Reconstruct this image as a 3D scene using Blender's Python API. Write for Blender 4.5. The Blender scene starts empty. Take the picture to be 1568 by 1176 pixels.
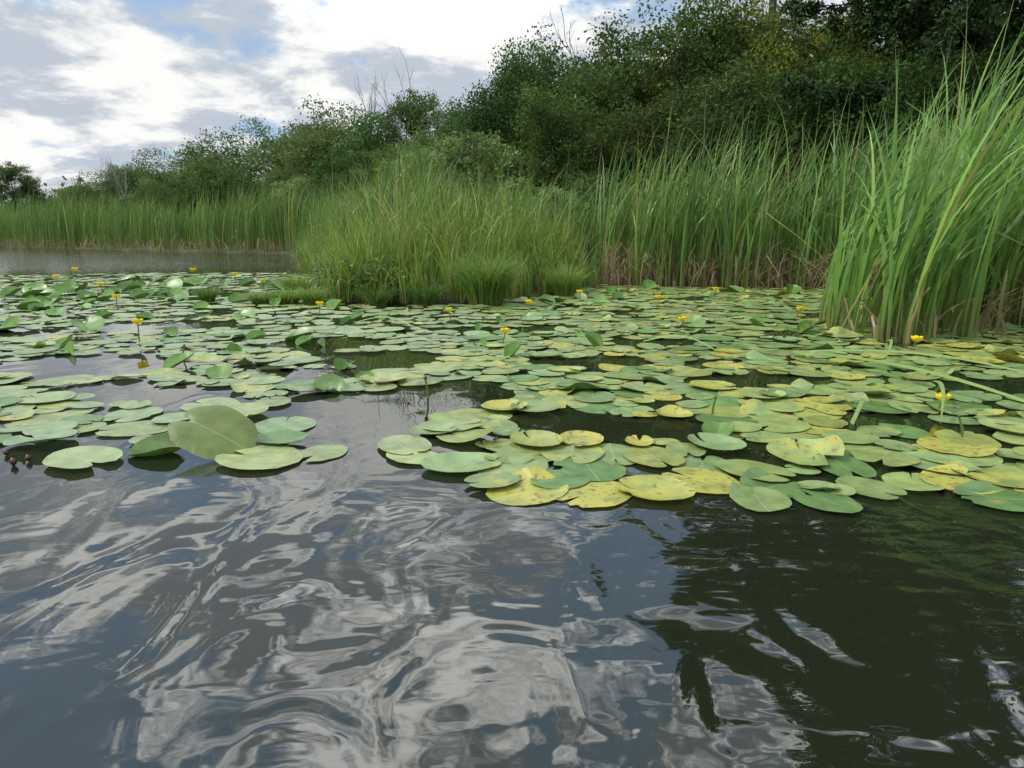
import bpy, math
import numpy as np
rng = np.random.default_rng(11)
scene = bpy.context.scene

# ------------------------------------------------------------------ helpers
def link(ob):
    scene.collection.objects.link(ob); return ob

def mesh_from(name, V, F, col=None, mats=(), mi=None, smooth=False, vec=None):
    V = np.asarray(V, dtype=np.float32); F = np.asarray(F, dtype=np.int32)
    me = bpy.data.meshes.new(name)
    me.vertices.add(len(V)); me.vertices.foreach_set("co", V.ravel())
    me.loops.add(F.size); me.loops.foreach_set("vertex_index", F.ravel())
    me.polygons.add(len(F))
    me.polygons.foreach_set("loop_start", np.arange(0, F.size, F.shape[1], dtype=np.int32))
    for m in mats: me.materials.append(m)
    if mi is not None: me.polygons.foreach_set("material_index", np.asarray(mi, dtype=np.int32))
    me.update(calc_edges=True)
    me.polygons.foreach_set("use_smooth", np.full(len(F), smooth))
    if col is not None:
        a = me.attributes.new("Col", 'FLOAT_COLOR', 'POINT')
        c = np.ones((len(V), 4), dtype=np.float32); c[:, :3] = col
        a.data.foreach_set("color", c.ravel())
    if vec is not None:
        a = me.attributes.new("pl", 'FLOAT_VECTOR', 'POINT')
        a.data.foreach_set("vector", np.asarray(vec, dtype=np.float32).ravel())
    return me

class Acc:
    def __init__(s): s.V=[]; s.F=[]; s.C=[]; s.M=[]; s.P=[]; s.n=0
    def add(s, V, F, C, m=0, P=None):
        V=np.asarray(V,dtype=float); F=np.asarray(F)
        s.V.append(V); s.F.append(F+s.n); s.n+=len(V)
        C=np.asarray(C,dtype=float)
        if C.ndim==1: C=np.tile(C,(len(V),1))
        s.C.append(C); s.M.append(np.full(len(F),m))
        if P is not None: s.P.append(P)
    def mesh(s, name, mats, smooth=False):
        return mesh_from(name, np.vstack(s.V), np.vstack(s.F), np.vstack(s.C), mats,
                         np.concatenate(s.M), smooth, np.vstack(s.P) if s.P else None)
    def obj(s, name, mats, smooth=False):
        return link(bpy.data.objects.new(name, s.mesh(name, mats, smooth)))

def tube(pts, rad, sides=6):
    pts=np.asarray(pts,float); n=len(pts)
    t=np.gradient(pts,axis=0); t/=np.linalg.norm(t,axis=1)[:,None]+1e-9
    ref=np.where(np.abs(t[:,2:3])>.9, np.array([[1.,0,0]]), np.array([[0,0,1.]]))
    if np.abs(t[:,2]).mean()>.6: ref=np.tile([1.,0,0],(n,1))
    a=np.cross(t,ref); a/=np.linalg.norm(a,axis=1)[:,None]+1e-9
    b=np.cross(t,a)
    th=np.linspace(0,2*np.pi,sides,endpoint=False)
    V=(pts[:,None]+(a[:,None]*np.cos(th)[None,:,None]+b[:,None]*np.sin(th)[None,:,None])*np.asarray(rad)[:,None,None]).reshape(-1,3)
    F=[]
    for i in range(n-1):
        for j in range(sides):
            F.append((i*sides+j,i*sides+(j+1)%sides,(i+1)*sides+(j+1)%sides,(i+1)*sides+j))
    return V,np.array(F)

def inside(poly,x,y):
    poly=np.asarray(poly); r=np.zeros(len(x),bool); j=len(poly)-1
    for i in range(len(poly)):
        xi,yi=poly[i]; xj,yj=poly[j]
        c=((yi>y)!=(yj>y))&(x<(xj-xi)*(y-yi)/(yj-yi+1e-12)+xi)
        r^=c; j=i
    return r
def pdist(poly,x,y,closed=True):
    poly=np.asarray(poly,float); d=np.full(len(x),1e9); n=len(poly)
    for i in range(n if closed else n-1):
        a=poly[i]; b=poly[(i+1)%n]; ab=b-a
        t=np.clip(((x-a[0])*ab[0]+(y-a[1])*ab[1])/(ab@ab),0,1)
        d=np.minimum(d,np.hypot(x-a[0]-t*ab[0],y-a[1]-t*ab[1]))
    return d
def sample(poly,n):
    p=np.asarray(poly); lo=p.min(0); hi=p.max(0); X=[];Y=[];k=0
    while k<n:
        x=rng.uniform(lo[0],hi[0],n*2); y=rng.uniform(lo[1],hi[1],n*2); m=inside(poly,x,y)
        X.append(x[m]);Y.append(y[m]);k+=m.sum()
    return np.concatenate(X)[:n],np.concatenate(Y)[:n]

# ------------------------------------------------------------------ materials
def newmat(name):
    m=bpy.data.materials.new(name); m.use_nodes=True; nt=m.node_tree
    for n in list(nt.nodes): nt.nodes.remove(n)
    return m,nt,nt.nodes,nt.links
def foliage_mat(name, trans=.35, rough=.5, spec=.3, objrand=0.0, diffuse=False):
    m,nt,N,L=newmat(name)
    out=N.new('ShaderNodeOutputMaterial'); at=N.new('ShaderNodeAttribute'); at.attribute_name='Col'
    c=at.outputs['Color']
    if objrand:
        hs=N.new('ShaderNodeHueSaturation'); L.new(c,hs.inputs['Color'])
        oi=N.new('ShaderNodeObjectInfo'); m2=N.new('ShaderNodeMapRange')
        m2.inputs[3].default_value=.5-objrand; m2.inputs[4].default_value=.5+objrand
        L.new(oi.outputs['Random'],m2.inputs[0]); L.new(m2.outputs[0],hs.inputs['Hue']); c=hs.outputs[0]
    if diffuse:
        pb=N.new('ShaderNodeBsdfDiffuse'); L.new(c,pb.inputs['Color'])
    else:
        pb=N.new('ShaderNodeBsdfPrincipled'); pb.inputs['Roughness'].default_value=rough
        pb.inputs['Specular IOR Level'].default_value=spec; L.new(c,pb.inputs['Base Color'])
    if trans==0:
        L.new(pb.outputs[0],out.inputs[0]); return m
    tr=N.new('ShaderNodeBsdfTranslucent'); mx=N.new('ShaderNodeMixShader'); mx.inputs[0].default_value=trans
    L.new(c,tr.inputs['Color'])
    L.new(pb.outputs[0],mx.inputs[1]); L.new(tr.outputs[0],mx.inputs[2]); L.new(mx.outputs[0],out.inputs[0])
    return m
M_reed=foliage_mat('reed_blade',.4,.4,.45)
M_leaf=foliage_mat('tree_leaf',.35,.5,.4,.018,diffuse=True)
M_needle=foliage_mat('needle',0,.6,.3,diffuse=True)
def bark():
    m,nt,N,L=newmat('bark'); out=N.new('ShaderNodeOutputMaterial'); pb=N.new('ShaderNodeBsdfPrincipled')
    at=N.new('ShaderNodeAttribute'); at.attribute_name='Col'
    nz=N.new('ShaderNodeTexNoise'); nz.inputs['Scale'].default_value=9
    mp=N.new('ShaderNodeMapRange'); mp.inputs[3].default_value=.6; mp.inputs[4].default_value=1.4
    L.new(nz.outputs['Fac'],mp.inputs[0])
    hs=N.new('ShaderNodeHueSaturation'); L.new(at.outputs['Color'],hs.inputs['Color']); L.new(mp.outputs[0],hs.inputs['Value'])
    L.new(hs.outputs[0],pb.inputs['Base Color']); pb.inputs['Roughness'].default_value=.85
    L.new(pb.outputs[0],out.inputs[0]); return m
M_bark=bark()

def pad_mat():
    m,nt,N,L=newmat('lily_pad'); out=N.new('ShaderNodeOutputMaterial'); pb=N.new('ShaderNodeBsdfPrincipled')
    at=N.new('ShaderNodeAttribute'); at.attribute_name='Col'
    pl=N.new('ShaderNodeAttribute'); pl.attribute_name='pl'
    sp=N.new('ShaderNodeSeparateXYZ'); L.new(pl.outputs['Vector'],sp.inputs[0])
    def math_(op,a,b=None,c=None):
        n=N.new('ShaderNodeMath'); n.operation=op
        for i,v in enumerate((a,b,c)):
            if v is None: continue
            if isinstance(v,(int,float)): n.inputs[i].default_value=v
            else: L.new(v,n.inputs[i])
        return n.outputs[0]
    ang=math_('ARCTAN2',sp.outputs[1],sp.outputs[0])
    geo=N.new('ShaderNodeNewGeometry')
    def noise(scale,detail=3,vec=None):
        n=N.new('ShaderNodeTexNoise'); n.inputs['Scale'].default_value=scale; n.inputs['Detail'].default_value=detail
        L.new(vec or geo.outputs['Position'],n.inputs['Vector']); return n.outputs['Fac']
    v=math_('ABSOLUTE',math_('SINE',math_('MULTIPLY',ang,13.0)))
    def mrange(x,a,b,c=0,d=1):
        n=N.new('ShaderNodeMapRange'); n.inputs[1].default_value=a;n.inputs[2].default_value=b;n.inputs[3].default_value=c;n.inputs[4].default_value=d
        L.new(x,n.inputs[0]); return n.outputs[0]
    vein=mrange(v,0,.22,1,0)
    mid=mrange(math_('ABSOLUTE',sp.outputs[1]),0,.05,1,0)
    mid=math_('MULTIPLY',mid,mrange(sp.outputs[0],-.02,.02))
    vein=math_('MAXIMUM',math_('MULTIPLY',vein,.4),mid)
    def mix(f,a,b):
        n=N.new('ShaderNodeMix'); n.data_type='RGBA'
        L.new(f,n.inputs[0]) if not isinstance(f,float) else setattr(n.inputs[0],'default_value',f)
        for i,c in ((6,a),(7,b)):
            if isinstance(c,tuple): n.inputs[i].default_value=(*c,1)
            else: L.new(c,n.inputs[i])
        return n.outputs[2]
    c=at.outputs['Color']
    hs=N.new('ShaderNodeHueSaturation'); L.new(c,hs.inputs['Color']); L.new(mrange(noise(14,4),.3,.7,.75,1.25),hs.inputs['Value'])
    c=hs.outputs[0]
    c=mix(math_('MULTIPLY',vein,.3),c,(.28,.35,.14))
    yel=mrange(math_('ADD',noise(9,5),math_('MULTIPLY',sp.outputs[2],.32)),.66,.86)
    c=mix(math_('MULTIPLY',yel,.8),c,(.40,.36,.06))
    br=mrange(math_('ADD',noise(40,3),math_('MULTIPLY',sp.outputs[2],.12)),.68,.74)
    c=mix(math_('MULTIPLY',br,.75),c,(.15,.09,.03))
    L.new(c,pb.inputs['Base Color'])
    L.new(mrange(noise(6,3),.3,.7,.30,.50),pb.inputs['Roughness'])
    pb.inputs['Specular IOR Level'].default_value=.55
    bp=N.new('ShaderNodeBump'); bp.inputs['Strength'].default_value=.45; bp.inputs['Distance'].default_value=.004
    h=math_('ADD',math_('MULTIPLY',vein,-.6),noise(30,3)); L.new(h,bp.inputs['Height']); L.new(bp.outputs[0],pb.inputs['Normal'])
    tr=N.new('ShaderNodeBsdfTranslucent'); L.new(c,tr.inputs['Color'])
    mx=N.new('ShaderNodeMixShader'); mx.inputs[0].default_value=.12
    L.new(pb.outputs[0],mx.inputs[1]); L.new(tr.outputs[0],mx.inputs[2]); L.new(mx.outputs[0],out.inputs[0]); return m
M_pad=pad_mat()

def simple(name,rough=.5,spec=.5):
    m,nt,N,L=newmat(name); out=N.new('ShaderNodeOutputMaterial'); pb=N.new('ShaderNodeBsdfPrincipled')
    at=N.new('ShaderNodeAttribute'); at.attribute_name='Col'
    nz=N.new('ShaderNodeTexNoise'); nz.inputs['Scale'].default_value=60
    mp=N.new('ShaderNodeMapRange'); mp.inputs[3].default_value=.75; mp.inputs[4].default_value=1.25; L.new(nz.outputs['Fac'],mp.inputs[0])
    hs=N.new('ShaderNodeHueSaturation'); L.new(at.outputs['Color'],hs.inputs['Color']); L.new(mp.outputs[0],hs.inputs['Value'])
    L.new(hs.outputs[0],pb.inputs['Base Color']); pb.inputs['Roughness'].default_value=rough; pb.inputs['Specular IOR Level'].default_value=spec
    L.new(pb.outputs[0],out.inputs[0]); return m
M_flower=simple('flower_tissue',.35)

def water_mat():
    m,nt,N,L=newmat('pond_water'); out=N.new('ShaderNodeOutputMaterial'); pb=N.new('ShaderNodeBsdfPrincipled')
    pb.inputs['Base Color'].default_value=(.011,.014,.007,1); pb.inputs['Roughness'].default_value=.006
    pb.inputs['IOR'].default_value=1.66
    geo=N.new('ShaderNodeNewGeometry')
    def nz(scale,det,dist,rot,sc):
        mp=N.new('ShaderNodeMapping'); mp.inputs['Rotation'].default_value=(0,0,rot); mp.inputs['Scale'].default_value=sc
        L.new(geo.outputs['Position'],mp.inputs[0])
        n=N.new('ShaderNodeTexNoise'); n.inputs['Scale'].default_value=scale; n.inputs['Detail'].default_value=det
        n.inputs['Distortion'].default_value=dist; n.inputs['Roughness'].default_value=.4
        L.new(mp.outputs[0],n.inputs['Vector']); return n.outputs['Fac']
    a=nz(3.6,1.6,1.0,math.radians(35),(1,.65,1)); b=nz(12,1.5,.4,math.radians(-25),(.6,1.3,1)); 
    sp=N.new('ShaderNodeSeparateXYZ'); L.new(geo.outputs['Position'],sp.inputs[0])
    def mr(x,a0,b0,c0,d0):
        n=N.new('ShaderNodeMapRange'); n.inputs[1].default_value=a0; n.inputs[2].default_value=b0; n.inputs[3].default_value=c0; n.inputs[4].default_value=d0
        L.new(x,n.inputs[0]); return n.outputs[0]
    calm=mr(sp.outputs[1],1.7,3.0,1,.18)
    rt=mr(sp.outputs[0],.1,1.1,.05,.30)
    far=mr(sp.outputs[1],14,19,0,.55)      # wind riffle on the open water beyond the pads
    def M(op,x,y):
        n=N.new('ShaderNodeMath'); n.operation=op
        for i,v in enumerate((x,y)):
            if isinstance(v,(int,float)): n.inputs[i].default_value=v
            else: L.new(v,n.inputs[i])
        return n.outputs[0]
    h=M('MULTIPLY',M('ADD',a,M('MULTIPLY',b,rt)),calm)
    h=M('ADD',h,M('MULTIPLY',b,far))
    bp=N.new('ShaderNodeBump'); bp.inputs['Strength'].default_value=1; bp.inputs['Distance'].default_value=.022
    L.new(h,bp.inputs['Height']); L.new(bp.outputs[0],pb.inputs['Normal'])
    L.new(pb.outputs[0],out.inputs[0]); return m
M_water=water_mat()

def ground_mat():
    m,nt,N,L=newmat('marsh_ground'); out=N.new('ShaderNodeOutputMaterial'); pb=N.new('ShaderNodeBsdfPrincipled')
    geo=N.new('ShaderNodeNewGeometry'); n=N.new('ShaderNodeTexNoise'); n.inputs['Scale'].default_value=2; n.inputs['Detail'].default_value=6
    L.new(geo.outputs['Position'],n.inputs['Vector'])
    r=N.new('ShaderNodeValToRGB'); r.color_ramp.elements[0].position=.35; r.color_ramp.elements[1].position=.65
    r.color_ramp.elements[0].color=(.03,.025,.014,1); r.color_ramp.elements[1].color=(.06,.085,.02,1)
    L.new(n.outputs['Fac'],r.inputs[0]); L.new(r.outputs[0],pb.inputs['Base Color']); pb.inputs['Roughness'].default_value=.9
    L.new(pb.outputs[0],out.inputs[0]); return m
M_ground=ground_mat()

# ------------------------------------------------------------------ ground & water
LAND=[(-600,330),(-70,62),(-28,39.5),(-9,28),(-6.7,21.5),(-5.1,17.4),(-3.1,11.7),(-2.25,8.75),(-1.4,8.6),(-.35,8.8),(.8,10.3),(1.5,11.8),(4.9,11.2),
      (5.6,8.6),(5.6,7.6),(12,7.6),(30,3),(600,-60),(600,900),(-600,900)]
def axis(lim,fine,n1,n2):
    a=np.linspace(-fine,fine,n1); g=np.geomspace(fine,lim,n2)[1:]
    return np.concatenate([-g[::-1],a,g])
gx=axis(600,32,129,26); gy=axis(600,48,193,22)
GX,GY=np.meshgrid(gx,gy); x=GX.ravel(); y=GY.ravel()
ins=inside(LAND,x,y); d=pdist(LAND,x,y)
z=np.where(ins,.02+.35*(1-np.exp(-d/4)), -np.minimum(.9,.05+.35*d))
z+=np.where(ins,.05*np.sin(x*1.3)*np.cos(y*.9),0)
nx,ny=len(gx),len(gy)
idx=np.arange(nx*ny).reshape(ny,nx)
F=np.stack([idx[:-1,:-1],idx[:-1,1:],idx[1:,1:],idx[1:,:-1]],-1).reshape(-1,4)
link(bpy.data.objects.new('marsh_ground',mesh_from('marsh_ground',np.c_[x,y,z],F,None,[M_ground],smooth=True)))
wv=[(-600,-600,0),(600,-600,0),(600,600,0),(-600,600,0)]
link(bpy.data.objects.new('pond_water',mesh_from('pond_water',wv,[(0,1,2,3)],None,[M_water])))

# ------------------------------------------------------------------ blades
def blades(acc,x,y,z0,h,w,lean,leandir,droop,col,S=6,kink=0.0,power=1.8):
    n=len(x); s=np.linspace(0,1,S+1)[None,:]
    h=np.broadcast_to(h,n)[:,None]; lean=np.broadcast_to(lean,n)[:,None]; ld=np.broadcast_to(leandir,n)[:,None]
    dr=np.broadcast_to(droop,n)[:,None]; w=np.broadcast_to(w,n)[:,None]
    off=lean*h*(s**power)+dr*h*.6*s**4
    zz=h*(s*np.cos(np.minimum(lean,1.2))**.5-dr*s**4)
    if kink>0:
        k=(rng.random(n)<kink)[:,None]; ks=rng.uniform(.45,.85,(n,1)); over=np.clip(s-ks,0,1)
        zz=np.where(k,zz-over*h*1.5,zz); off=np.where(k,off+over*h*.9,off)
    px=x[:,None]+np.cos(ld)*off; py=y[:,None]+np.sin(ld)*off
    pz=np.broadcast_to(z0,n)[:,None]+zz
    pz=np.maximum(pz,-.05)
    fa=rng.uniform(0,2*np.pi,(n,1))+s*rng.uniform(-1,1,(n,1))*1.2
    ww=w*.5*(1-s**2.5)*(.75+.25*np.sin(np.pi*s))+.0004
    a=np.stack([px-np.cos(fa)*ww,py-np.sin(fa)*ww,pz],-1); b=np.stack([px+np.cos(fa)*ww,py+np.sin(fa)*ww,pz],-1)
    V=np.stack([a,b],2).reshape(-1,3)
    base=(np.arange(n)*(S+1)*2)[:,None]+np.arange(S)[None,:]*2
    F=np.stack([base,base+1,base+3,base+2],-1).reshape(-1,4)
    C=np.broadcast_to(col,(n,3)) if np.ndim(col)==1 else col
    C=np.repeat(C[:,None,:],(S+1)*2,1).reshape(-1,3).copy()
    ss=np.repeat(np.broadcast_to(s,(n,S+1)).reshape(-1),2)[:,None]
    f=np.clip(1-ss*5,0,1)*.55
    C=C*(1-f)+np.array([.22,.18,.08])*f
    acc.add(V,F,C)
def greens(n,a,b,yellow=.06):
    t=rng.random((n,1)); c=np.array(a)*(1-t)+np.array(b)*t
    c=c*rng.uniform(.65,1.3,(n,1))
    yl=rng.random(n)<yellow; c[yl]=np.array([.34,.31,.08])*rng.uniform(.7,1.2,(yl.sum(),1))
    return c
def tufted(poly,nt,per,spread):
    tx,ty=sample(poly,nt)
    x=np.repeat(tx,per)+rng.normal(0,spread,nt*per); y=np.repeat(ty,per)+rng.normal(0,spread,nt*per)
    tid=np.repeat(np.arange(nt),per); return x,y,tid
def dead(acc,poly,n,hmax=1.0,w=.012):
    x,y=sample(poly,n)
    t=rng.random((n,1)); c=np.array([.42,.33,.19])*(1-t)+np.array([.2,.14,.08])*t
    blades(acc,x,y,0.0,rng.uniform(.25,hmax,n),w*rng.uniform(.6,1.3,n),rng.uniform(0,.9,n),rng.uniform(0,6.28,n),rng.uniform(0,.4,n),c,S=4,kink=.4)

DG=(.06,.14,.03); MG=(.13,.235,.04); BG=(.23,.35,.055); GG=(.09,.165,.042)
# far left cattail bed
A=Acc(); P=[(-75,66),(-28,39.2),(-8.6,27.6),(-6.6,24),(-6.2,30),(-9,34),(-28,46),(-75,74)]
x,y,tid=tufted(P,1900,6,.12); n=len(x)
hh=rng.normal(2.85,.3,1900)[tid]*rng.uniform(.75,1.08,n)*np.where(y>45,1.15,1)*(1+.10*np.sin(x*.45)+.06*np.sin(x*1.3+1))
blades(A,x,y,0,hh,.04,rng.uniform(0,.22,n),rng.normal(.2,1.2,n),rng.uniform(0,.15,n),greens(n,GG,MG,.04),S=4)
dead(A,[(-75,65),(-28,38.8),(-8.6,27.3),(-8,28.5),(-28,40.5),(-75,68)],1300,1.2,.03)
A.obj('cattail_bed',[M_reed])
# centre back cattails / reeds
A=Acc(); P=[(-7.2,25),(-5.0,17.6),(-2.9,12.2),(-1.6,10.9),(1.2,12.4),(1.7,16),(-2,21),(-6,31)]
x,y,tid=tufted(P,1150,6,.08); n=len(x)
az=x/y; hh=(1.8+.85*np.exp(-((az+.15)/.05)**2)+.15*(y>14)+.25*(y>18))*rng.normal(1,.11,1150)[tid]*rng.uniform(.7,1.1,n)
blades(A,x,y,.02,hh,.024,rng.uniform(0,.28,n),rng.normal(.2,1.2,n),rng.uniform(0,.25,n),greens(n,MG,DG,.07),S=6,kink=.05)
dead(A,P,700,1.2,.015)
A.obj('reed_bed',[M_reed])
# centre front fine grass
A=Acc(); P=[(-6.3,21),(-5.3,17.0),(-3.15,11.6),(-2.3,8.7),(-1.4,8.5),(-.35,8.75),(.85,10.2),(1.5,11.7),(.5,12.6),(-2.6,12.8),(-4.5,19)]
x,y,tid=tufted(P,1500,7,.05); n=len(x)
edge=pdist(P[:8],x,y,False)
hh=(.62+.95*np.clip(edge/.9,0,1))*rng.normal(1,.24,1500)[tid]*rng.uniform(.5,1.12,n)
blades(A,x,y,.02,hh,.015,rng.uniform(.05,.4,n),rng.uniform(0,6.28,n),rng.uniform(0,.35,n),greens(n,BG,(.09,.18,.03),.14),S=6,kink=.07)
dead(A,P,500,.5,.01)
A.obj('marsh_grass',[M_reed])
# leafy herbs on the near tip of the island
A=Acc(); nh=110
x,y,tid=tufted([(-3.1,10.6),(-2.35,8.75),(-1.2,8.5),(-1.4,8.9),(-2.2,9.5),(-2.6,10.8)],nh,1,0)
for i in range(nh):
    H=rng.uniform(.2,.6); k=int(H*60)
    c0=np.array([x[i],y[i],0.03]); ln=rng.normal(0,.08,2)
    pt=np.array([c0,c0+[ln[0]*.5,ln[1]*.5,H*.5],c0+[ln[0],ln[1],H]])
    V,Fq=tube(pt,[.005,.004,.002],4); A.add(V,Fq,(.10,.15,.04))
    s=rng.uniform(.1,1,k); th=rng.uniform(0,6.28,k); c=c0+np.c_[ln[0]*s,ln[1]*s,H*s]
    dirv=np.c_[np.cos(th),np.sin(th),rng.uniform(-.4,.5,k)]; Ls=rng.uniform(.05,.11,k)[:,None]; sd=np.c_[-np.sin(th),np.cos(th),rng.normal(0,.2,k)]
    V=np.stack([c,c+dirv*Ls*.5+sd*Ls*.22,c+dirv*Ls-[0,0,.01],c+dirv*Ls*.5-sd*Ls*.22],1).reshape(-1,3)
    A.add(V,np.arange(4*k).reshape(-1,4),np.repeat(greens(k,(.07,.16,.025),(.13,.22,.035),.05),4,0))
A.obj('leafy_marsh_herbs',[M_reed])
# sedge tussocks
def tussock(cx,cy,rad,H,nb,col1,col2,w=.007):
    A=Acc(); r=rad*.35*np.sqrt(rng.random(nb)); th=rng.uniform(0,6.28,nb)
    lean=.15+.8*(r/(rad*.35))*rng.uniform(.4,1,nb)
    blades(A,cx+r*np.cos(th),cy+r*np.sin(th),.0,H*rng.uniform(.6,1.1,nb),w,lean*rad/H*.9,th+rng.normal(0,.4,nb),rng.uniform(.1,.5,nb),greens(nb,col1,col2,.06),S=7,power=1.6)
    A.obj('sedge_tussock',[M_reed])
tussock(-.33,8.55,.6,.8,1500,(.17,.29,.045),(.11,.22,.04))
tussock(.75,9.7,.4,.55,700,BG,MG)
tussock(-3.95,8.9,.22,.26,400,MG,DG)
tussock(-3.2,8.75,.3,.22,500,MG,BG)
tussock(-2.85,8.7,.35,.27,600,MG,BG)
tussock(-2.5,8.6,.3,.3,500,BG,MG)
tussock(-3.0,9.6,.4,.45,500,MG,BG)
tussock(-1.7,8.55,.4,.35,400,MG,DG)
tussock(-1.1,8.6,.4,.4,400,MG,DG)
# right back cattails
A=Acc(); P=[(1.45,11.7),(2.2,11.2),(4.7,10.8),(5.3,8.3),(8,8),(11,9),(12,15),(1.7,14.5)]
x,y,tid=tufted(P,700,8,.06); n=len(x)
hh=(2.7+.25*np.clip((x-1.5)/3,0,1))*rng.normal(1,.09,700)[tid]*rng.uniform(.6,1.08,n)
blades(A,x,y,0,hh,.030*rng.uniform(.6,1.25,n),rng.uniform(.0,.34,n),rng.normal(.2,1.1,n),rng.uniform(0,.35,n),greens(n,(.075,.175,.04),(.165,.28,.05),.05),S=7,kink=.07)
dead(A,P,700,1.3,.02); dead(A,[(1.5,11.6),(4.8,10.7),(5.3,8.2),(9,7.9),(9,8.6),(5.7,8.8),(5,11.2),(1.6,12)],1100,1.2,.022)
A.obj('cattail_bed',[M_reed])
# right near cattails
A=Acc(); P=[(2.85,5.85),(3.2,5.5),(4.0,5.75),(5.2,5.9),(8.5,6.0),(8.5,8),(4.4,7.5),(3.15,6.9)]
x,y,tid=tufted(P,165,9,.04); n=len(x)
hh=(1.8+1.35*np.clip((x-2.8)/1.5,0,1))*rng.normal(1,.10,165)[tid]*rng.uniform(.5,1.1,n)
blades(A,x,y,-.02,hh,.036*rng.uniform(.6,1.2,n),rng.uniform(.05,.5,n),rng.normal(.1,.9,n),rng.uniform(0,.4,n),greens(n,(.095,.215,.04),(.20,.34,.065),.06),S=10,kink=.10)
dead(A,P,450,.9,.022)
A.obj('cattail_bed',[M_reed])
A=Acc()
for (cx,cy,H) in [(2.2,11.8,2.1),(3.5,11.9,2.2),(4.3,11.3,2.0),(-1.9,12.8,2.2),(-4.5,18.5,2.0),(5.2,8.6,2.0)]:
    V,Fq=tube([(cx,cy,0),(cx+.03,cy,H*.6),(cx+.06,cy,H)],[.006,.005,.003],5); A.add(V,Fq,(.10,.14,.04))
    V,Fq=tube([(cx+.05,cy,H*.84),(cx+.051,cy,H*.85),(cx+.056,cy,H*.92),(cx+.057,cy,H*.93)],[.003,.014,.014,.003],8); A.add(V,Fq,(.09,.04,.015))
A.obj('cattail_flower_spikes',[M_flower])

# ------------------------------------------------------------------ lily pads
def pad_geo(cx,cy,r,yaw,seg=26,rings=3,z0=.006,amp=.003,fold=0.,tilt=0.,tiltdir=0.,age=0.,curl=0.,notch=None):
    """heart-notched oval leaf, apex of petiole at local origin"""
    dl=notch if notch is not None else rng.uniform(.05,.34)
    ph=np.linspace(-np.pi+dl,np.pi-dl,seg+1)
    a,b,e=1.,rng.uniform(.74,.9),-.38
    c,s=np.cos(ph),np.sin(ph)
    A_=c*c/a**2+s*s/b**2; B_=2*e*c/a**2; C_=e*e/a**2-1
    R=(-B_+np.sqrt(B_*B_-4*A_*C_))/(2*A_)
    R=R*(1-.18*np.exp(-((np.pi-np.abs(ph)-dl)/.13)**2))
    R*=1+.018*np.sin(ph*rng.integers(3,8)+rng.uniform(0,6))+rng.normal(0,.010,seg+1)
    if rng.random()<.2+.4*age:
        k=rng.integers(2,seg-2); R[k]*=rng.uniform(.65,.9)
    fr=np.linspace(0,1,rings+1)**.8
    lx=(fr[:,None]*(R*c)[None]).ravel(); ly=(fr[:,None]*(R*s)[None]).ravel()
    f=np.repeat(fr,seg+1); pp=np.tile(ph,rings+1)
    lz=amp*f**2*np.sin(pp*rng.integers(2,5)+rng.uniform(0,6))/max(r,.01)*1.0+fold*np.abs(ly)+curl*f**3
    # one side of some leaves rolls up out of the water
    if not fold and rng.random()<.12:
        pc=rng.uniform(-2.6,2.6); lz=lz+rng.uniform(.1,.4)*f**3*np.exp(-((pp-pc)/.6)**2)
    X=(lx+e*.9)*r; Y=ly*r; Z=lz*r
    if fold: Y=Y*math.sqrt(max(.05,1-min(fold,1.2)**2*.5))
    cy_,sy_=math.cos(yaw),math.sin(yaw); X,Y=X*cy_-Y*sy_,X*sy_+Y*cy_
    if tilt:
        ct,st=math.cos(tiltdir),math.sin(tiltdir)
        u=X*ct+Y*st; v=-X*st+Y*ct
        u2=u*math.cos(tilt)-Z*math.sin(tilt); Z=u*math.sin(tilt)+Z*math.cos(tilt); u=u2
        X,Y=u*ct-v*st,u*st+v*ct
    V=np.c_[X+cx,Y+cy,Z+z0]
    if abs(tilt)>.12: V[:,2]+= -V[:,2].min()-.006
    i=np.arange(rings)[:,None]*(seg+1)+np.arange(seg)[None]
    F=np.stack([i,i+1,i+seg+2,i+seg+1],-1).reshape(-1,4)
    return V,F,np.c_[lx,ly,np.full(len(lx),age)]
def padcol():
    t=rng.random(); c=np.array([.165,.25,.095])*(1-t)+np.array([.215,.275,.08])*t
    if rng.random()<.10: c=np.array([.25,.285,.07])
    if rng.random()<.12: c=np.array([.10,.19,.05])
    return c*rng.uniform(.78,1.15)
hero=[(-1.71,2.60,.165,.1),(-1.02,2.62,.175,.1),(-.79,2.69,.12,.3),(-1.08,3.12,.17,.1),(-.19,2.54,.16,.2),(-.457,2.78,.15,.35),(-.2,2.9,.15,.2),
 (.06,2.285,.15,.8),(.277,2.255,.15,.85),(.50,2.27,.14,.76),(.69,2.375,.15,.8),(.845,2.19,.12,0),(1.057,2.17,.12,0),(1.273,2.28,.12,0),(1.463,2.35,.12,.1),
 (1.68,2.19,.16,.1),(1.80,2.42,.16,.5),(1.184,2.645,.17,.7),(.93,2.46,.15,.1),(.86,2.76,.13,.0),(.574,2.63,.15,.3),(.30,2.52,.16,.2),(.04,2.66,.16,.2),
 (1.5,2.62,.16,.4),(2.0,2.2,.17,.1),(-2.05,2.85,.15,.2),(-1.45,2.95,.15,.2),(-1.75,3.05,.17,.2),(.75,2.55,.14,.3),(-1.9,3.3,.16,.1),(-1.35,3.3,.15,.1),(-1.6,3.5,.16,.1),(1.28,2.5,.14,.2)]
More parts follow.
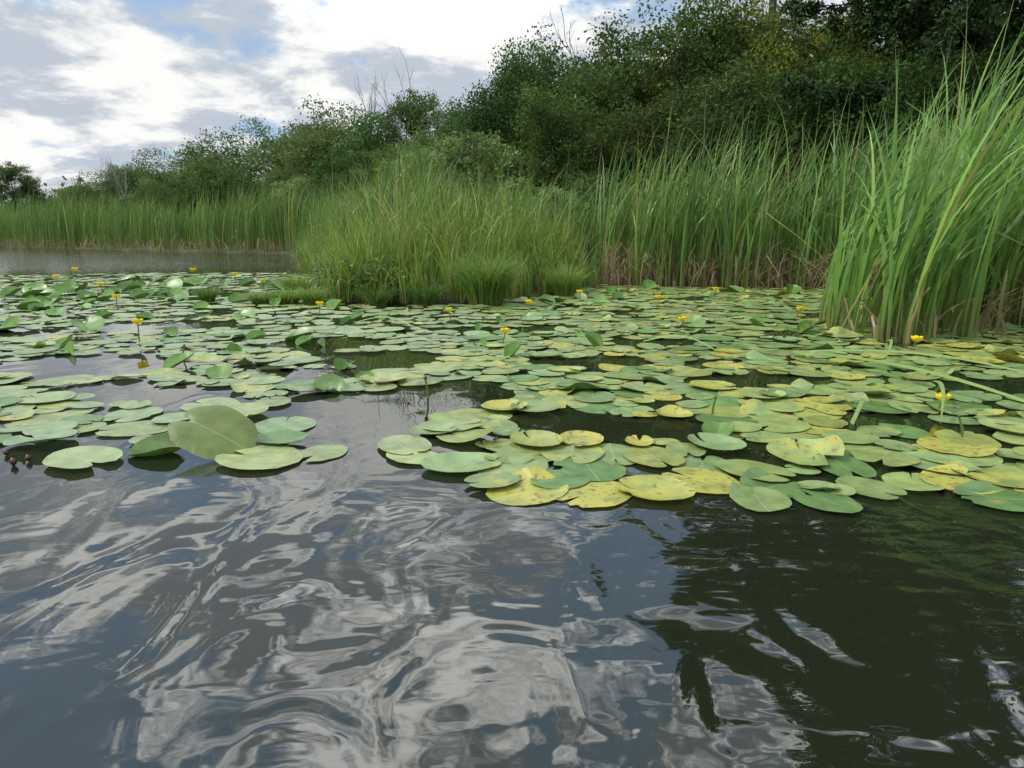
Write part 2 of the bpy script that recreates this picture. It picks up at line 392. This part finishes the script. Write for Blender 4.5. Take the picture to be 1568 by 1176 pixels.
PADZONE=[(-2.6,2.85),(-1.8,2.85),(-1.3,2.85),(-.9,2.75),(-.6,2.8),(-.25,2.5),(0,2.25),(.6,2.2),(1.1,2.2),(1.5,2.3),(2.0,2.2),(3.2,2.1),(7,2.2),(7,5.6),
 (5.6,7.6),(5.2,8.3),(4.8,10.9),(1.4,11.6),(.8,10.1),(-.35,8.6),(-1.4,8.4),(-2.3,8.6),(-3.2,11.5),(-4.4,14.8),(-6.5,15.5),(-12,13.8),(-16,11),(-9,6),(-4.5,3.1)]
GAPS=[(-.72,3.35,.42,.45),(-.3,3.75,.25,.38),(.72,3.05,.22,.12),(1.27,2.38,.08,.08),(1.5,4.1,.45,.13),(.55,4.7,.35,.14),(-.96,4.85,.45,.25),(-2.9,4.6,.6,.35),
 (-1.9,3.75,.3,.15),(-1.5,5.6,.4,.2),(1.2,5.6,.5,.13),(2.9,3.9,.4,.10),(1.9,3.2,.2,.10),(-.2,6.3,.5,.14),(-3.6,3.6,.5,.25),(-1.2,4.3,.35,.15),(-3.5,6.6,.8,.3),(-5.5,6.5,.8,.3),(-4.8,10.2,.9,.5)]
def vnoise(x,y): return (np.sin(x*2.1+1.3*np.sin(y*1.7))+np.sin(y*2.9+x*.8+2)+np.sin(x*4.3-y*3.1))/3
pads=[]; cell={}
def can(x,y,md):
    ci,cj=int(x//.4),int(y//.4)
    for a in (-1,0,1):
        for b in (-1,0,1):
            for (px,py,pr) in cell.get((ci+a,cj+b),()):
                if math.hypot(px-x,(py-y))<md*(pr): return False
    return True
def put(x,y,r,age): cell.setdefault((int(x//.4),int(y//.4)),[]).append((x,y,r)); pads.append((x,y,r,age))
for h in hero: put(*h)
cx_,cy_=sample(PADZONE,38000)
for x,y in zip(cx_,cy_):
    r=rng.uniform(.06,.16)
    if x<-.6: md=1.14 if y<7 else 1.35
    else: md=.98
    if any(((x-g[0])/(g[2]+.08))**2+((y-g[1])/(g[3]+.08))**2<1 for g in GAPS): continue
    if vnoise(x*1.3,y*1.3)>(.60 if x>0 else .48): continue
    if abs(x)>.85*y+1.5 and rng.random()<.5: continue
    if y>12 and rng.random()<(y-12)/4: continue
    if can(x,y,md):
        a=rng.random()**4*.8
        if x>.2: a=rng.random()**2.5*.95
        put(x,y,r,a)
print('pads',len(pads))
A=Acc()
for (x,y,r,age) in pads:
    near=y<4.5
    V,F,P=pad_geo(x,y,r,rng.uniform(0,6.28),26 if near else 15,4 if near else 2,z0=.004+.014*rng.random(),amp=.0026*r*3*rng.uniform(.4,1.8),tilt=rng.uniform(0,.05),tiltdir=rng.uniform(0,6.28),
                  age=age,curl=(rng.uniform(.0,.16) if rng.random()<.3 else 0))
    c=padcol()
    if age>.75: c=np.array([.26,.29,.06])
    elif x<-.3: c=c*np.array([1.1,1.05,1.4])  # left pads paler and greyer: glancing sky sheen put into their colour
    V[:,2]=np.maximum(V[:,2],.0022)
    A.add(V,F,c,0,P)
A.obj('lily_pads',[M_pad],True)

# raised / folded leaves
A=Acc()
raised=[(-1.06,3.85,.11,.5,.35),(-.91,4.12,.07,.6,.4),(-1.83,4.2,.10,.4,.35),(-2.27,4.6,.12,.3,.35),(-2.1,5.1,.08,.8,.7),(.63,5.35,.09,.9,.8),(-1.8,5.75,.13,.4,.3),
 (-3.9,6.25,.18,.4,.3),(-4.7,6.35,.15,.5,.5),(-3.7,5.3,.06,.9,.5),(.93,2.95,.10,.4,.2),(1.8,6.75,.12,.4,.3),(-6.7,10.3,.2,.3,.35),(-6.8,12.1,.2,.4,.4),(-5.6,11.3,.2,.4,.4),
 (-4.6,9.4,.16,.4,.4),(2.2,11.0,.16,.5,.5),(.18,7.1,.11,.4,.3),(-2.9,7.4,.13,.4,.3),(5.2,6.9,.18,.6,.6)]
for _ in range(90):
    a,b=sample([(-9,13.5),(-3.6,12),(-2.5,8.3),(4.6,9),(4.6,10.6),(1,10.3),(-.3,8.3),(-3,8),(-6,7)],1)
    raised.append((a[0],b[0],rng.uniform(.07,.16),rng.uniform(.3,.8),rng.uniform(.15,.55)))
for _ in range(22):
    a,b=sample([(-4,4.2),(-1,3.9),(2.4,4.6),(3,7),(-4.5,7.5)],1)
    raised.append((a[0],b[0],rng.uniform(.05,.10),rng.uniform(.5,1.0),rng.uniform(.2,.7)))
for (x,y,r,fo,ti) in raised:
    V,F,P=pad_geo(x,y,r,rng.uniform(0,6.28),24,4,fold=fo,tilt=ti,tiltdir=rng.uniform(.5,2.6),age=.1,curl=.15)
    A.add(V,F,np.array([.075,.17,.02])*rng.uniform(.8,1.4),0,P)
A.obj('raised_lily_leaves',[M_pad],True)
# the big raised leaf in the left foreground
A=Acc()
V,F,P=pad_geo(-1.26,2.75,.19,math.radians(-20),40,7,fold=.18,tilt=.50,tiltdir=math.radians(112),age=.05,curl=-.12,notch=.2)
A.add(V,F,(.095,.135,.022),0,P)
V,F,P=pad_geo(-1.46,2.70,.11,math.radians(200),30,5,fold=.5,tilt=.2,tiltdir=math.radians(80),age=.05,curl=.2,notch=.2)
A.add(V,F,(.08,.15,.025),0,P)
A.obj('upright_lily_leaf',[M_pad],True)

# ------------------------------------------------------------------ flowers
def flower(x,y,h,r=.028,kind='open'):
    A=Acc(); lx,ly=rng.normal(0,.015,2)
    V,F=tube([(x,y,-.05),(x+lx*.3,y+ly*.3,h*.5),(x+lx,y+ly,h)],[.006,.0055,.005],7); A.add(V,F,(.09,.13,.03))
    c=np.array([x+lx,y+ly,h])
    if kind=='open':
        for k in range(6):
            t0=k*math.pi/3+.2; us=np.linspace(-1,1,7); vs=np.linspace(0,1,6); G=[]
            for v in vs:
                for u in us:
                    rad=r*(.25+.95*math.sin(v*1.75)); wd=.62*math.sin(.35+v*1.9)
                    th=t0+u*wd*.9; zz=r*(1.35*v**1.1 - .12*u*u*v)
                    G.append(c+[rad*math.cos(th),rad*math.sin(th),zz+.0006*k])
            i=(np.arange(5)[:,None]*7+np.arange(6)[None]).ravel()
            F=np.stack([i,i+1,i+8,i+7],-1); A.add(G,F,(.85,.62,.01) if k%2 else (.75,.6,.015))
        V,F=tube([c+[0,0,.002],c+[0,0,r*.5],c+[0,0,r*.9],c+[0,0,r*.95],c+[0,0,r*.96]],[r*.3,r*.35,r*.5,r*.45,.0005],10); A.add(V,F,(.55,.40,.02))
    else:
        hs=np.linspace(0,1,8); V,F=tube([c+[0,0,s*r*1.7] for s in hs],[max(.001,r*.75*math.sin(math.pi*(.12+.85*s))**.7) for s in hs],10)
        A.add(V,F,(.06,.09,.025) if kind=='bud' else (.05,.012,.012))
    A.obj('yellow_water_lily' if kind=='open' else 'water_lily_bud',[M_flower],True)
for f in [(-3.09,5.6,.15,.036),(-.074,5.5,.09,.032),(1.61,6.4,.07,.034),(3.12,5.25,.06,.036),(2.165,3.36,.06,.030),(-2.13,7.55,.10,.036),(-.63,7.0,.09,.032),
          (1.77,8.3,.10,.034),(-6.1,13.2,.15,.05),(-4.9,12.2,.13,.045),(.2,7.7,.1,.034),(3.9,8.1,.09,.034),(-5.9,9.9,.13,.04),(4.4,8.9,.1,.034),(-7.6,11.5,.13,.045),
          (-8.5,13.5,.15,.05),(-3.9,10.8,.12,.04),(2.8,9.5,.1,.036),(.9,9.0,.1,.036),(-4.8,8.3,.11,.036),(3.0,7.2,.08,.034)]:
    flower(*f)
for f in [(-.46,3.65,.11,.015,'bud'),(2.0,2.9,.10,.010,'bud'),(1.0,3.3,.09,.010,'bud'),(-2.4,4.9,.08,.014,'bud'),(.1,6.2,.07,.014,'bud'),(-1.2,6.4,.07,.014,'bud'),
          (-2.12,2.62,.004,.018,'red'),(-1.97,2.56,.004,.018,'red'),(-1.93,2.58,.004,.016,'red'),(-2.08,2.66,.004,.015,'red')]:
    flower(*f)
# fallen reed blades on the pads
A=Acc()
for (p,q,w) in [((2.05,4.9),(2.62,3.0),.045),((2.2,4.95),(3.2,3.9),.032),((1.55,3.0),(1.75,3.35),.014),((3.0,4.6),(2.3,3.9),.02),((-1.5,6.6),(-.9,6.2),.012),((1.05,5.4),(1.5,5.0),.012),((3.0,5.4),(2.5,4.5),.02),((2.45,3.9),(1.95,3.0),.018)]:
    s=np.linspace(0,1,12); X=p[0]+(q[0]-p[0])*s+.03*np.sin(s*3); Y=p[1]+(q[1]-p[1])*s; Z=.04+.07*np.sin(s*math.pi)
    dx,dy=q[0]-p[0],q[1]-p[1]; L_=math.hypot(dx,dy); nxv,nyv=-dy/L_,dx/L_; ww=w*.5*(1-s**3)+.001
    V=np.stack([np.c_[X-nxv*ww,Y-nyv*ww,Z],np.c_[X+nxv*ww,Y+nyv*ww,Z+.008]],1).reshape(-1,3)
    i=np.arange(11)*2; A.add(V,np.stack([i,i+1,i+3,i+2],-1),(.27,.38,.12))
A.obj('fallen_reed_blades',[M_reed])
# duckweed / floating bits
A=Acc()
def specks(poly,n,s0,s1,c1,c2):
    x,y=sample(poly,n); keep=vnoise(x*.5,y*.9)+.5*vnoise(x*2,y*3)+rng.normal(0,.25,n)>-.15; x=x[keep];y=y[keep];n=len(x)
    r=rng.uniform(s0,s1,n); th=rng.uniform(0,6.28,n)
    k=np.arange(4)[None]*np.pi/2+th[:,None]
    V=np.stack([x[:,None]+r[:,None]*np.cos(k),y[:,None]+r[:,None]*np.sin(k)*.8,np.broadcast_to(rng.uniform(.0012,.003,n)[:,None],(n,4))],-1).reshape(-1,3)
    t=rng.random((n,1)); A.add(V,np.arange(4*n).reshape(-1,4),np.repeat(np.array(c1)*t+np.array(c2)*(1-t),4,0))
specks([(-75,60),(-28,38.5),(-9,27),(-6.8,22),(-5.0,15.8),(-14,14.5),(-40,20)],12000,.015,.075,(.22,.22,.14),(.07,.06,.035))
specks([(1.4,11.5),(4.8,10.9),(5.3,8),(6.5,6.5),(6.5,4),(3,4.4),(1.8,7),(1,9.5)],14000,.004,.02,(.24,.29,.06),(.3,.24,.07))
specks([(-9,4),(-2,2.8),(3,2.6),(5,5),(4,8),(-3,8)],3000,.002,.008,(.18,.22,.06),(.2,.17,.1))
A.obj('floating_duckweed',[M_reed])

# ------------------------------------------------------------------ trees
def unit(n,r): 
    v=r.normal(size=(n,3)); return v/np.linalg.norm(v,axis=1)[:,None]
def leaf_quads(A,c,L,W,C,r,m=1,droop=0.):
    n=len(c); a=unit(n,r); a[:,2]-=droop; a/=np.linalg.norm(a,axis=1)[:,None]
    b=np.cross(a,unit(n,r)); b/=np.linalg.norm(b,axis=1)[:,None]+1e-9
    L=L[:,None]; V=np.stack([c-a*L*.5,c+b*L*W*.5,c+a*L*.5,c-b*L*W*.5],1).reshape(-1,3)
    A.add(V,np.arange(4*n).reshape(-1,4),np.repeat(C,4,0),m)
def tree_mesh(name,seed,H,R,zb,nl,nlobes,leaf,c1,c2,barkc=(.07,.055,.04),sparse=.2,stems=3,sub=24,dome=True,lr=(.22,.40),W=.55,c0=(0,0)):
    r=np.random.default_rng(seed); A=Acc()
    hz=(H-zb)/2; cz=(H+zb)/2; cen=[]; rad=[]
    for i in range(nlobes):
        d=unit(1,r)[0]*r.uniform(.35,.85)**.7
        p=np.array([d[0]*R+c0[0],d[1]*R+c0[1],cz+d[2]*hz*.85])
        if dome:
            t=(p[2]-zb)/(H-zb); sc=math.sqrt(max(.08,1-max(0,t-.25)**2*1.5)); p[:2]*=sc
        cen.append(p); rad.append(R*r.uniform(*lr))
    cen=np.array(cen); rad=np.array(rad)
    tops=[]
    for s in range(stems):
        b=np.array([r.normal(0,.12*stems),r.normal(0,.12*stems),-.2]); t=np.array([c0[0]*.6+r.normal(0,.25*R/2),c0[1]*.6+r.normal(0,.25*R/2),H*.55])
        pts=[b+(t-b)*k+np.array([r.normal(0,.08),r.normal(0,.08),0])*(k>0) for k in np.linspace(0,1,6)]
        w=.014*H/math.sqrt(stems); V,F=tube(pts,np.linspace(w,w*.35,6),6); A.add(V,F,barkc,0); tops.append(pts)
    for i,(c,q) in enumerate(zip(cen,rad)):
        pts=tops[i%stems]; s=pts[r.integers(2,6)] if zb<3 else pts[5]
        mid=(s+c)/2+np.array([0,0,-.1*q]); V,F=tube([s,mid,c],[.006*H/math.sqrt(stems),.004*H/math.sqrt(stems),.02],4); A.add(V,F,barkc,0)
        d=unit(sub,r); d[:,2]+=.15; sc=c+d*q*r.uniform(.55,1.08,(sub,1))
        k=max(8,int(nl*(q*q)/np.sum(rad**2)/sub))
        for j in range(0,sub,4):
            V,F=tube([c,sc[j]],[.018,.005],3); A.add(V,F,barkc,0)
        br=r.uniform(.65,1.3); sbr=r.uniform(.65,1.35,sub)
        cc=np.repeat(sc,k,0)+r.normal(0,1,(sub*k,3))*q*sparse*np.array([1,1,.7])
        tt=r.random((sub*k,1)); C=(np.array(c1)*(1-tt)+np.array(c2)*tt)*br*np.repeat(sbr,k)[:,None]
        m=cc[:,2]>.05
        leaf_quads(A,cc[m],leaf*r.uniform(.6,1.3,m.sum()),W,C[m],r,1,.25)
    return A.mesh(name,[M_bark,M_leaf])
g_w1=(.095,.15,.052); g_w2=(.14,.205,.067); g_d1=(.05,.092,.027); g_d2=(.078,.135,.038); g_y1=(.19,.24,.03); g_y2=(.26,.30,.045)
T={}
T['shrubA']=tree_mesh('willow_a',1,6,3.4,.6,28000,24,.13,g_w1,g_w2,stems=5)
T['shrubB']=tree_mesh('willow_b',2,6,3.2,.5,28000,22,.13,g_w1,g_d2,stems=5)
T['dark']=tree_mesh('alder',3,7,3.0,.8,38000,28,.11,g_d1,g_d2,stems=3)
T['dark2']=tree_mesh('alder_b',4,7,3.2,.8,38000,28,.11,g_d1,g_w1,stems=3)
T['yel']=tree_mesh('yellow_green',5,7,2.8,1.0,32000,24,.10,g_y1,g_y2,stems=3)
T['light']=tree_mesh('light_willow',6,3.2,1.5,.2,18000,18,.08,(.15,.23,.085),(.20,.29,.10),stems=5)
T['tree']=tree_mesh('birch',7,9,3.0,2.5,26000,22,.14,g_d1,g_w1,stems=1,dome=False)
def place(key,name,x,y,H,w=1.,rot=None):
    o=bpy.data.objects.new(name,T[key]); base={'shrubA':6,'shrubB':6,'dark':7,'dark2':7,'yel':7,'light':3.2,'tree':9}[key]*1.02
    s=H/base; o.location=(x,y,.1); o.scale=(s*w,s*w,s); o.rotation_euler=(0,0,rng.uniform(0,6.28) if rot is None else rot); link(o)
tl=[('dark',4.0,19.5,6.9,1.05),('dark2',6.7,20.5,7.2,1.1),('dark',2.2,23,7.3,.95),('dark2',.4,23.5,6.5,.9),('dark',-.7,27,5.8,.9),
 ('tree',-3.7,32,7.2,.9),('shrubA',-2.2,29,5.0,1.1),('shrubB',-5.7,34,6.1,1.15),('shrubA',-9.2,38,6.7,1.1),('dark2',-11,42,6.8,1.1),('shrubB',-13.6,44,7.2,1.1),('shrubA',-17.2,47,7.2,1.1),
 ('shrubB',-22,50,6.7,1.15),('shrubA',-26.8,54,6.4,1.1),('dark2',-31.5,58,6.2,1.1),('shrubA',-37,64,5.5,1.2),('shrubB',-43,70,5.0,1.2),('shrubA',-50,77,5.0,1.3),
 ('shrubB',-6.3,31.5,4.2,1.2),('shrubA',-10,36,4.4,1.2),('shrubB',-19,43,4.8,1.2),
 ('yel',-3.9,26.5,4.2,.9),('dark',1.8,18.5,4.6,1.1),('dark2',5,16.8,4.8,1.2),('dark',8,15.8,5.2,1.1),('dark2',11,14.6,5.5,1.1),('dark',14.5,14,6.5,1.1),('yel',6.4,18.4,6.9,.7),('yel',8.4,18.4,6.5,.8),('yel',4.7,19.2,6.8,.6)]
for k,x,y,H,w in tl:
    place(k,{'dark':'alder_tree','dark2':'alder_tree','yel':'buckthorn_shrub','tree':'birch_tree'}.get(k,'willow_shrub'),x,y,H,w)
place('light','willow_shrub',-.95,19.0,3.5,1.2); place('light','willow_shrub',-2.9,23,3.6,1.2); place('light','willow_shrub',-9.5,35.5,3.9,1.5)
place('light','willow_shrub',2.0,16.6,2.2,1.1); place('light','willow_shrub',.9,16.2,1.9,1.2)
place('tree','birch_tree',-53.5,76,8.6,.85)
# distant mass
dA=Acc(); r=np.random.default_rng(5)
for i in range(240):
    a=r.uniform(-75,70); Y=r.uniform(95,150); X=math.tan(math.radians(a*.75))*Y; H=r.uniform(5.0,8.5)
    if a>-25: H*=.9
    k=200; c=np.array([X,Y,H*.5])+r.normal(0,1,(k,3))*np.array([3.0,2.2,H*.23]); c[:,2]=np.clip(c[:,2],.3,H)
    leaf_quads(dA,c,r.uniform(.5,1.1,k),.7,np.tile(np.array([.07,.11,.05])*r.uniform(.7,1.3),(k,1)),r,0)
dA.obj('distant_trees',[M_leaf])

# conifers (dark, upper right)
def conifer(seed,H,Rb,nb,zstart=1.0):
    r=np.random.default_rng(seed); A=Acc()
    V,F=tube([(0,0,-.2),(.05,0,H*.5),(0,.05,H)],[.17,.11,.02],8); A.add(V,F,(.035,.03,.022),0)
    for i in range(nb):
        z=min(H*.99,zstart+(H-zstart)*(i/nb)**.95+r.normal(0,.1)); th=i*2.4+r.normal(0,.3); ln=Rb*(1-(z/H))**.45*r.uniform(.55,1.15)+.3
        s=np.linspace(0,1,7); d=np.array([math.cos(th),math.sin(th),0])
        P=np.array([0,0,z])+d*(s*ln)[:,None]+np.c_[np.zeros(7),np.zeros(7),-.30*ln*s**1.5+.22*ln*s**3]
        V,F=tube(P,np.linspace(.03,.006,7),4); A.add(V,F,(.04,.033,.025),0)
        k=int(26*ln); tt=r.uniform(.08,1,k); base=np.array([np.interp(tt,s,P[:,q]) for q in range(3)]).T
        sd=np.array([-d[1],d[0],0]); side=np.where(r.random(k)<.5,-1,1)[:,None]
        tl_=r.uniform(.3,1.1,(k,1))*(1.15-tt[:,None]*.6); tw=(sd*side+d*.5+np.array([0,0,-1])*r.uniform(.1,2.0,(k,1))); tw/=np.linalg.norm(tw,axis=1)[:,None]
        e=base+tw*tl_; wv=np.array([0,0,1.])*.010
        V=np.stack([base-wv,e-wv*.3,e+wv*.3,base+wv],1).reshape(-1,3); A.add(V,np.arange(4*k).reshape(-1,4),(.04,.033,.025),0)
        m=17; u=r.random((k,m,1)); c=(base[:,None]+(e-base)[:,None]*u).reshape(-1,3)+r.normal(0,.05,(k*m,3))
        leaf_quads(A,c,r.uniform(.10,.20,k*m),.34,np.tile([.032,.060,.022],(k*m,1))*r.uniform(.6,1.5,(k*m,1)),r,1,.3)
    return A.mesh('spruce',[M_bark,M_needle])
cm=conifer(21,15,4.0,95)
for (x,y,rt,s) in [(9.5,16.0,0,1.),(12.4,16.2,2,1.05),(10.9,20,4,1.1)]:
    o=bpy.data.objects.new('spruce_tree',cm); o.location=(x,y,.1); o.rotation_euler=(0,0,rt); o.scale=(s,s,s); link(o)
# tall poplars standing behind the shrubs; their crowns are seen mirrored in the water
lm=tree_mesh('poplar',31,20,3.1,8.0,36000,26,.19,g_d1,g_d2,stems=1,dome=False,barkc=(.045,.04,.03))
for (x,y,rt,s) in [(9.6,27,0,1),(14.0,28,2,.95)]:
    o=bpy.data.objects.new('poplar_tree',lm); o.location=(x,y,.1); o.rotation_euler=(0,0,rt); o.scale=(s,s,s); link(o)

# dead bare trees
def bare(name,x,y,H,seed,wd=1.):
    r=np.random.default_rng(seed); A=Acc()
    def rec(p,d,L,w,lev):
        n=5; pts=[p]
        for i in range(n): 
            d=d+r.normal(0,.10,3); d/=np.linalg.norm(d); pts.append(pts[-1]+d*L/n)
        V,F=tube(pts,np.linspace(w,w*.45,n+1),5); A.add(V,F,(.2,.18,.16))
        if lev==0: return
        for k in range(r.integers(3,6)):
            q=pts[r.integers(2,n+1)]; a=r.uniform(0,6.28); nd=d*.9+np.array([math.cos(a)*wd,math.sin(a)*wd,.3])*r.uniform(.4,.75); nd/=np.linalg.norm(nd)
            rec(q,nd,L*r.uniform(.35,.55),w*.5,lev-1)
    rec(np.array([0,0,-.1]),np.array([.02,0,1.]),H*.62,.0065*H,3)
    o=A.obj(name,[M_bark]); 
    top=max(v.co.z for v in o.data.vertices); s=H/top; o.scale=(s,s,s); o.location=(x,y,0)
bare('dead_tree',-7.8,36,8.2,3,.4); bare('dead_tree',-3.9,33.5,8.4,8,.9); bare('dead_tree',2.6,24.5,8.3,5,.8); bare('dead_tree',-36,62,7.4,9,.5); bare('dead_tree',-29,52,6.9,12,.5)

# ------------------------------------------------------------------ world
w=bpy.data.worlds.new("World"); scene.world=w; w.use_nodes=True; nt=w.node_tree; N=nt.nodes; L=nt.links
bg=N['Background']
SUN_EL=math.radians(48); SUN_AZ=math.radians(-100)
sky=N.new('ShaderNodeTexSky'); sky.sky_type='NISHITA'; sky.sun_disc=False; sky.sun_elevation=SUN_EL; sky.sun_rotation=SUN_AZ
tc=N.new('ShaderNodeTexCoord'); sp=N.new('ShaderNodeSeparateXYZ'); L.new(tc.outputs['Generated'],sp.inputs[0])
def WM(op,a,b=None):
    n=N.new('ShaderNodeMath'); n.operation=op
    for i,v in enumerate((a,b)):
        if v is None: continue
        if isinstance(v,(int,float)): n.inputs[i].default_value=v
        else: L.new(v,n.inputs[i])
    return n.outputs[0]
zc=WM('ADD',WM('MAXIMUM',sp.outputs[2],0.0),.22)
cb=N.new('ShaderNodeCombineXYZ'); L.new(WM('DIVIDE',sp.outputs[0],zc),cb.inputs[0]); L.new(WM('DIVIDE',sp.outputs[1],zc),cb.inputs[1])
def wn(scale,det,rough,off,dist=0.):
    mp=N.new('ShaderNodeMapping'); mp.inputs['Location'].default_value=off; L.new(cb.outputs[0],mp.inputs[0])
    n=N.new('ShaderNodeTexNoise'); n.inputs['Scale'].default_value=scale; n.inputs['Detail'].default_value=det; n.inputs['Roughness'].default_value=rough; n.inputs['Distortion'].default_value=dist
    L.new(mp.outputs[0],n.inputs['Vector']); return n.outputs['Fac']
def wr(x,a,b,c=0.,d=1.):
    n=N.new('ShaderNodeMapRange'); n.interpolation_type='SMOOTHSTEP'; n.inputs[1].default_value=a;n.inputs[2].default_value=b;n.inputs[3].default_value=c;n.inputs[4].default_value=d
    L.new(x,n.inputs[0]); return n.outputs[0]
def wmix(f,a,b,mode='MIX'):
    n=N.new('ShaderNodeMix'); n.data_type='RGBA'; n.blend_type=mode
    if isinstance(f,(int,float)): n.inputs[0].default_value=f
    else: L.new(f,n.inputs[0])
    for i,c in ((6,a),(7,b)):
        if isinstance(c,tuple): n.inputs[i].default_value=(*c,1)
        else: L.new(c,n.inputs[i])
    return n.outputs[2]
def vscale(c,f):
    cv=N.new('ShaderNodeVectorMath'); cv.operation='SCALE'
    if isinstance(c,tuple): cv.inputs[0].default_value=c
    else: L.new(c,cv.inputs[0])
    L.new(f,cv.inputs['Scale']); return cv.outputs[0]
cbias=wr(sp.outputs[2],.15,.5,.09,-.01)
cover=wr(WM('ADD',wn(1.9,7,.58,(3.1,1.7,0),.15),cbias),.43,.53)
shade=wr(WM('ADD',WM('MULTIPLY',wn(3.4,8,.62,(7.3,2.2,4),.2),.66),WM('MULTIPLY',wn(1.1,2,.5,(1,5,9)),.34)),.44,.56)
dark=vscale((5.3,5.9,6.7),wr(sp.outputs[2],.22,.6,1.0,1.25))     # scaled by the 0.1 background strength
bright=vscale((9.9,9.9,9.7),wr(sp.outputs[2],.22,.6,1.0,4.2))
blue=vscale(wmix(.6,sky.outputs[0],(4.6,6.5,9.2)),wr(sp.outputs[2],.22,.6,1.0,1.6))
col=wmix(cover,blue,wmix(shade,dark,bright))
L.new(col,bg.inputs[0]); bg.inputs[1].default_value=.1

sd=bpy.data.lights.new('sun','SUN'); sd.energy=2.9; sd.angle=math.radians(8); sd.color=(1,.95,.86)
so=link(bpy.data.objects.new('sun',sd))
from mathutils import Vector
dirv=Vector((math.sin(SUN_AZ)*math.cos(SUN_EL),math.cos(SUN_AZ)*math.cos(SUN_EL),math.sin(SUN_EL)))
so.rotation_euler=dirv.to_track_quat('Z','Y').to_euler(); so.location=(0,0,30)

cam=bpy.data.cameras.new('camera'); cam.lens=24; cam.sensor_width=36; cam.clip_end=3000; cam.clip_start=.05
co=link(bpy.data.objects.new('camera',cam)); co.location=(0,0,.9); co.rotation_euler=(math.radians(90-12.6),0,0)
scene.camera=co
scene.view_settings.view_transform='Standard'; scene.view_settings.look='None'; scene.view_settings.exposure=0
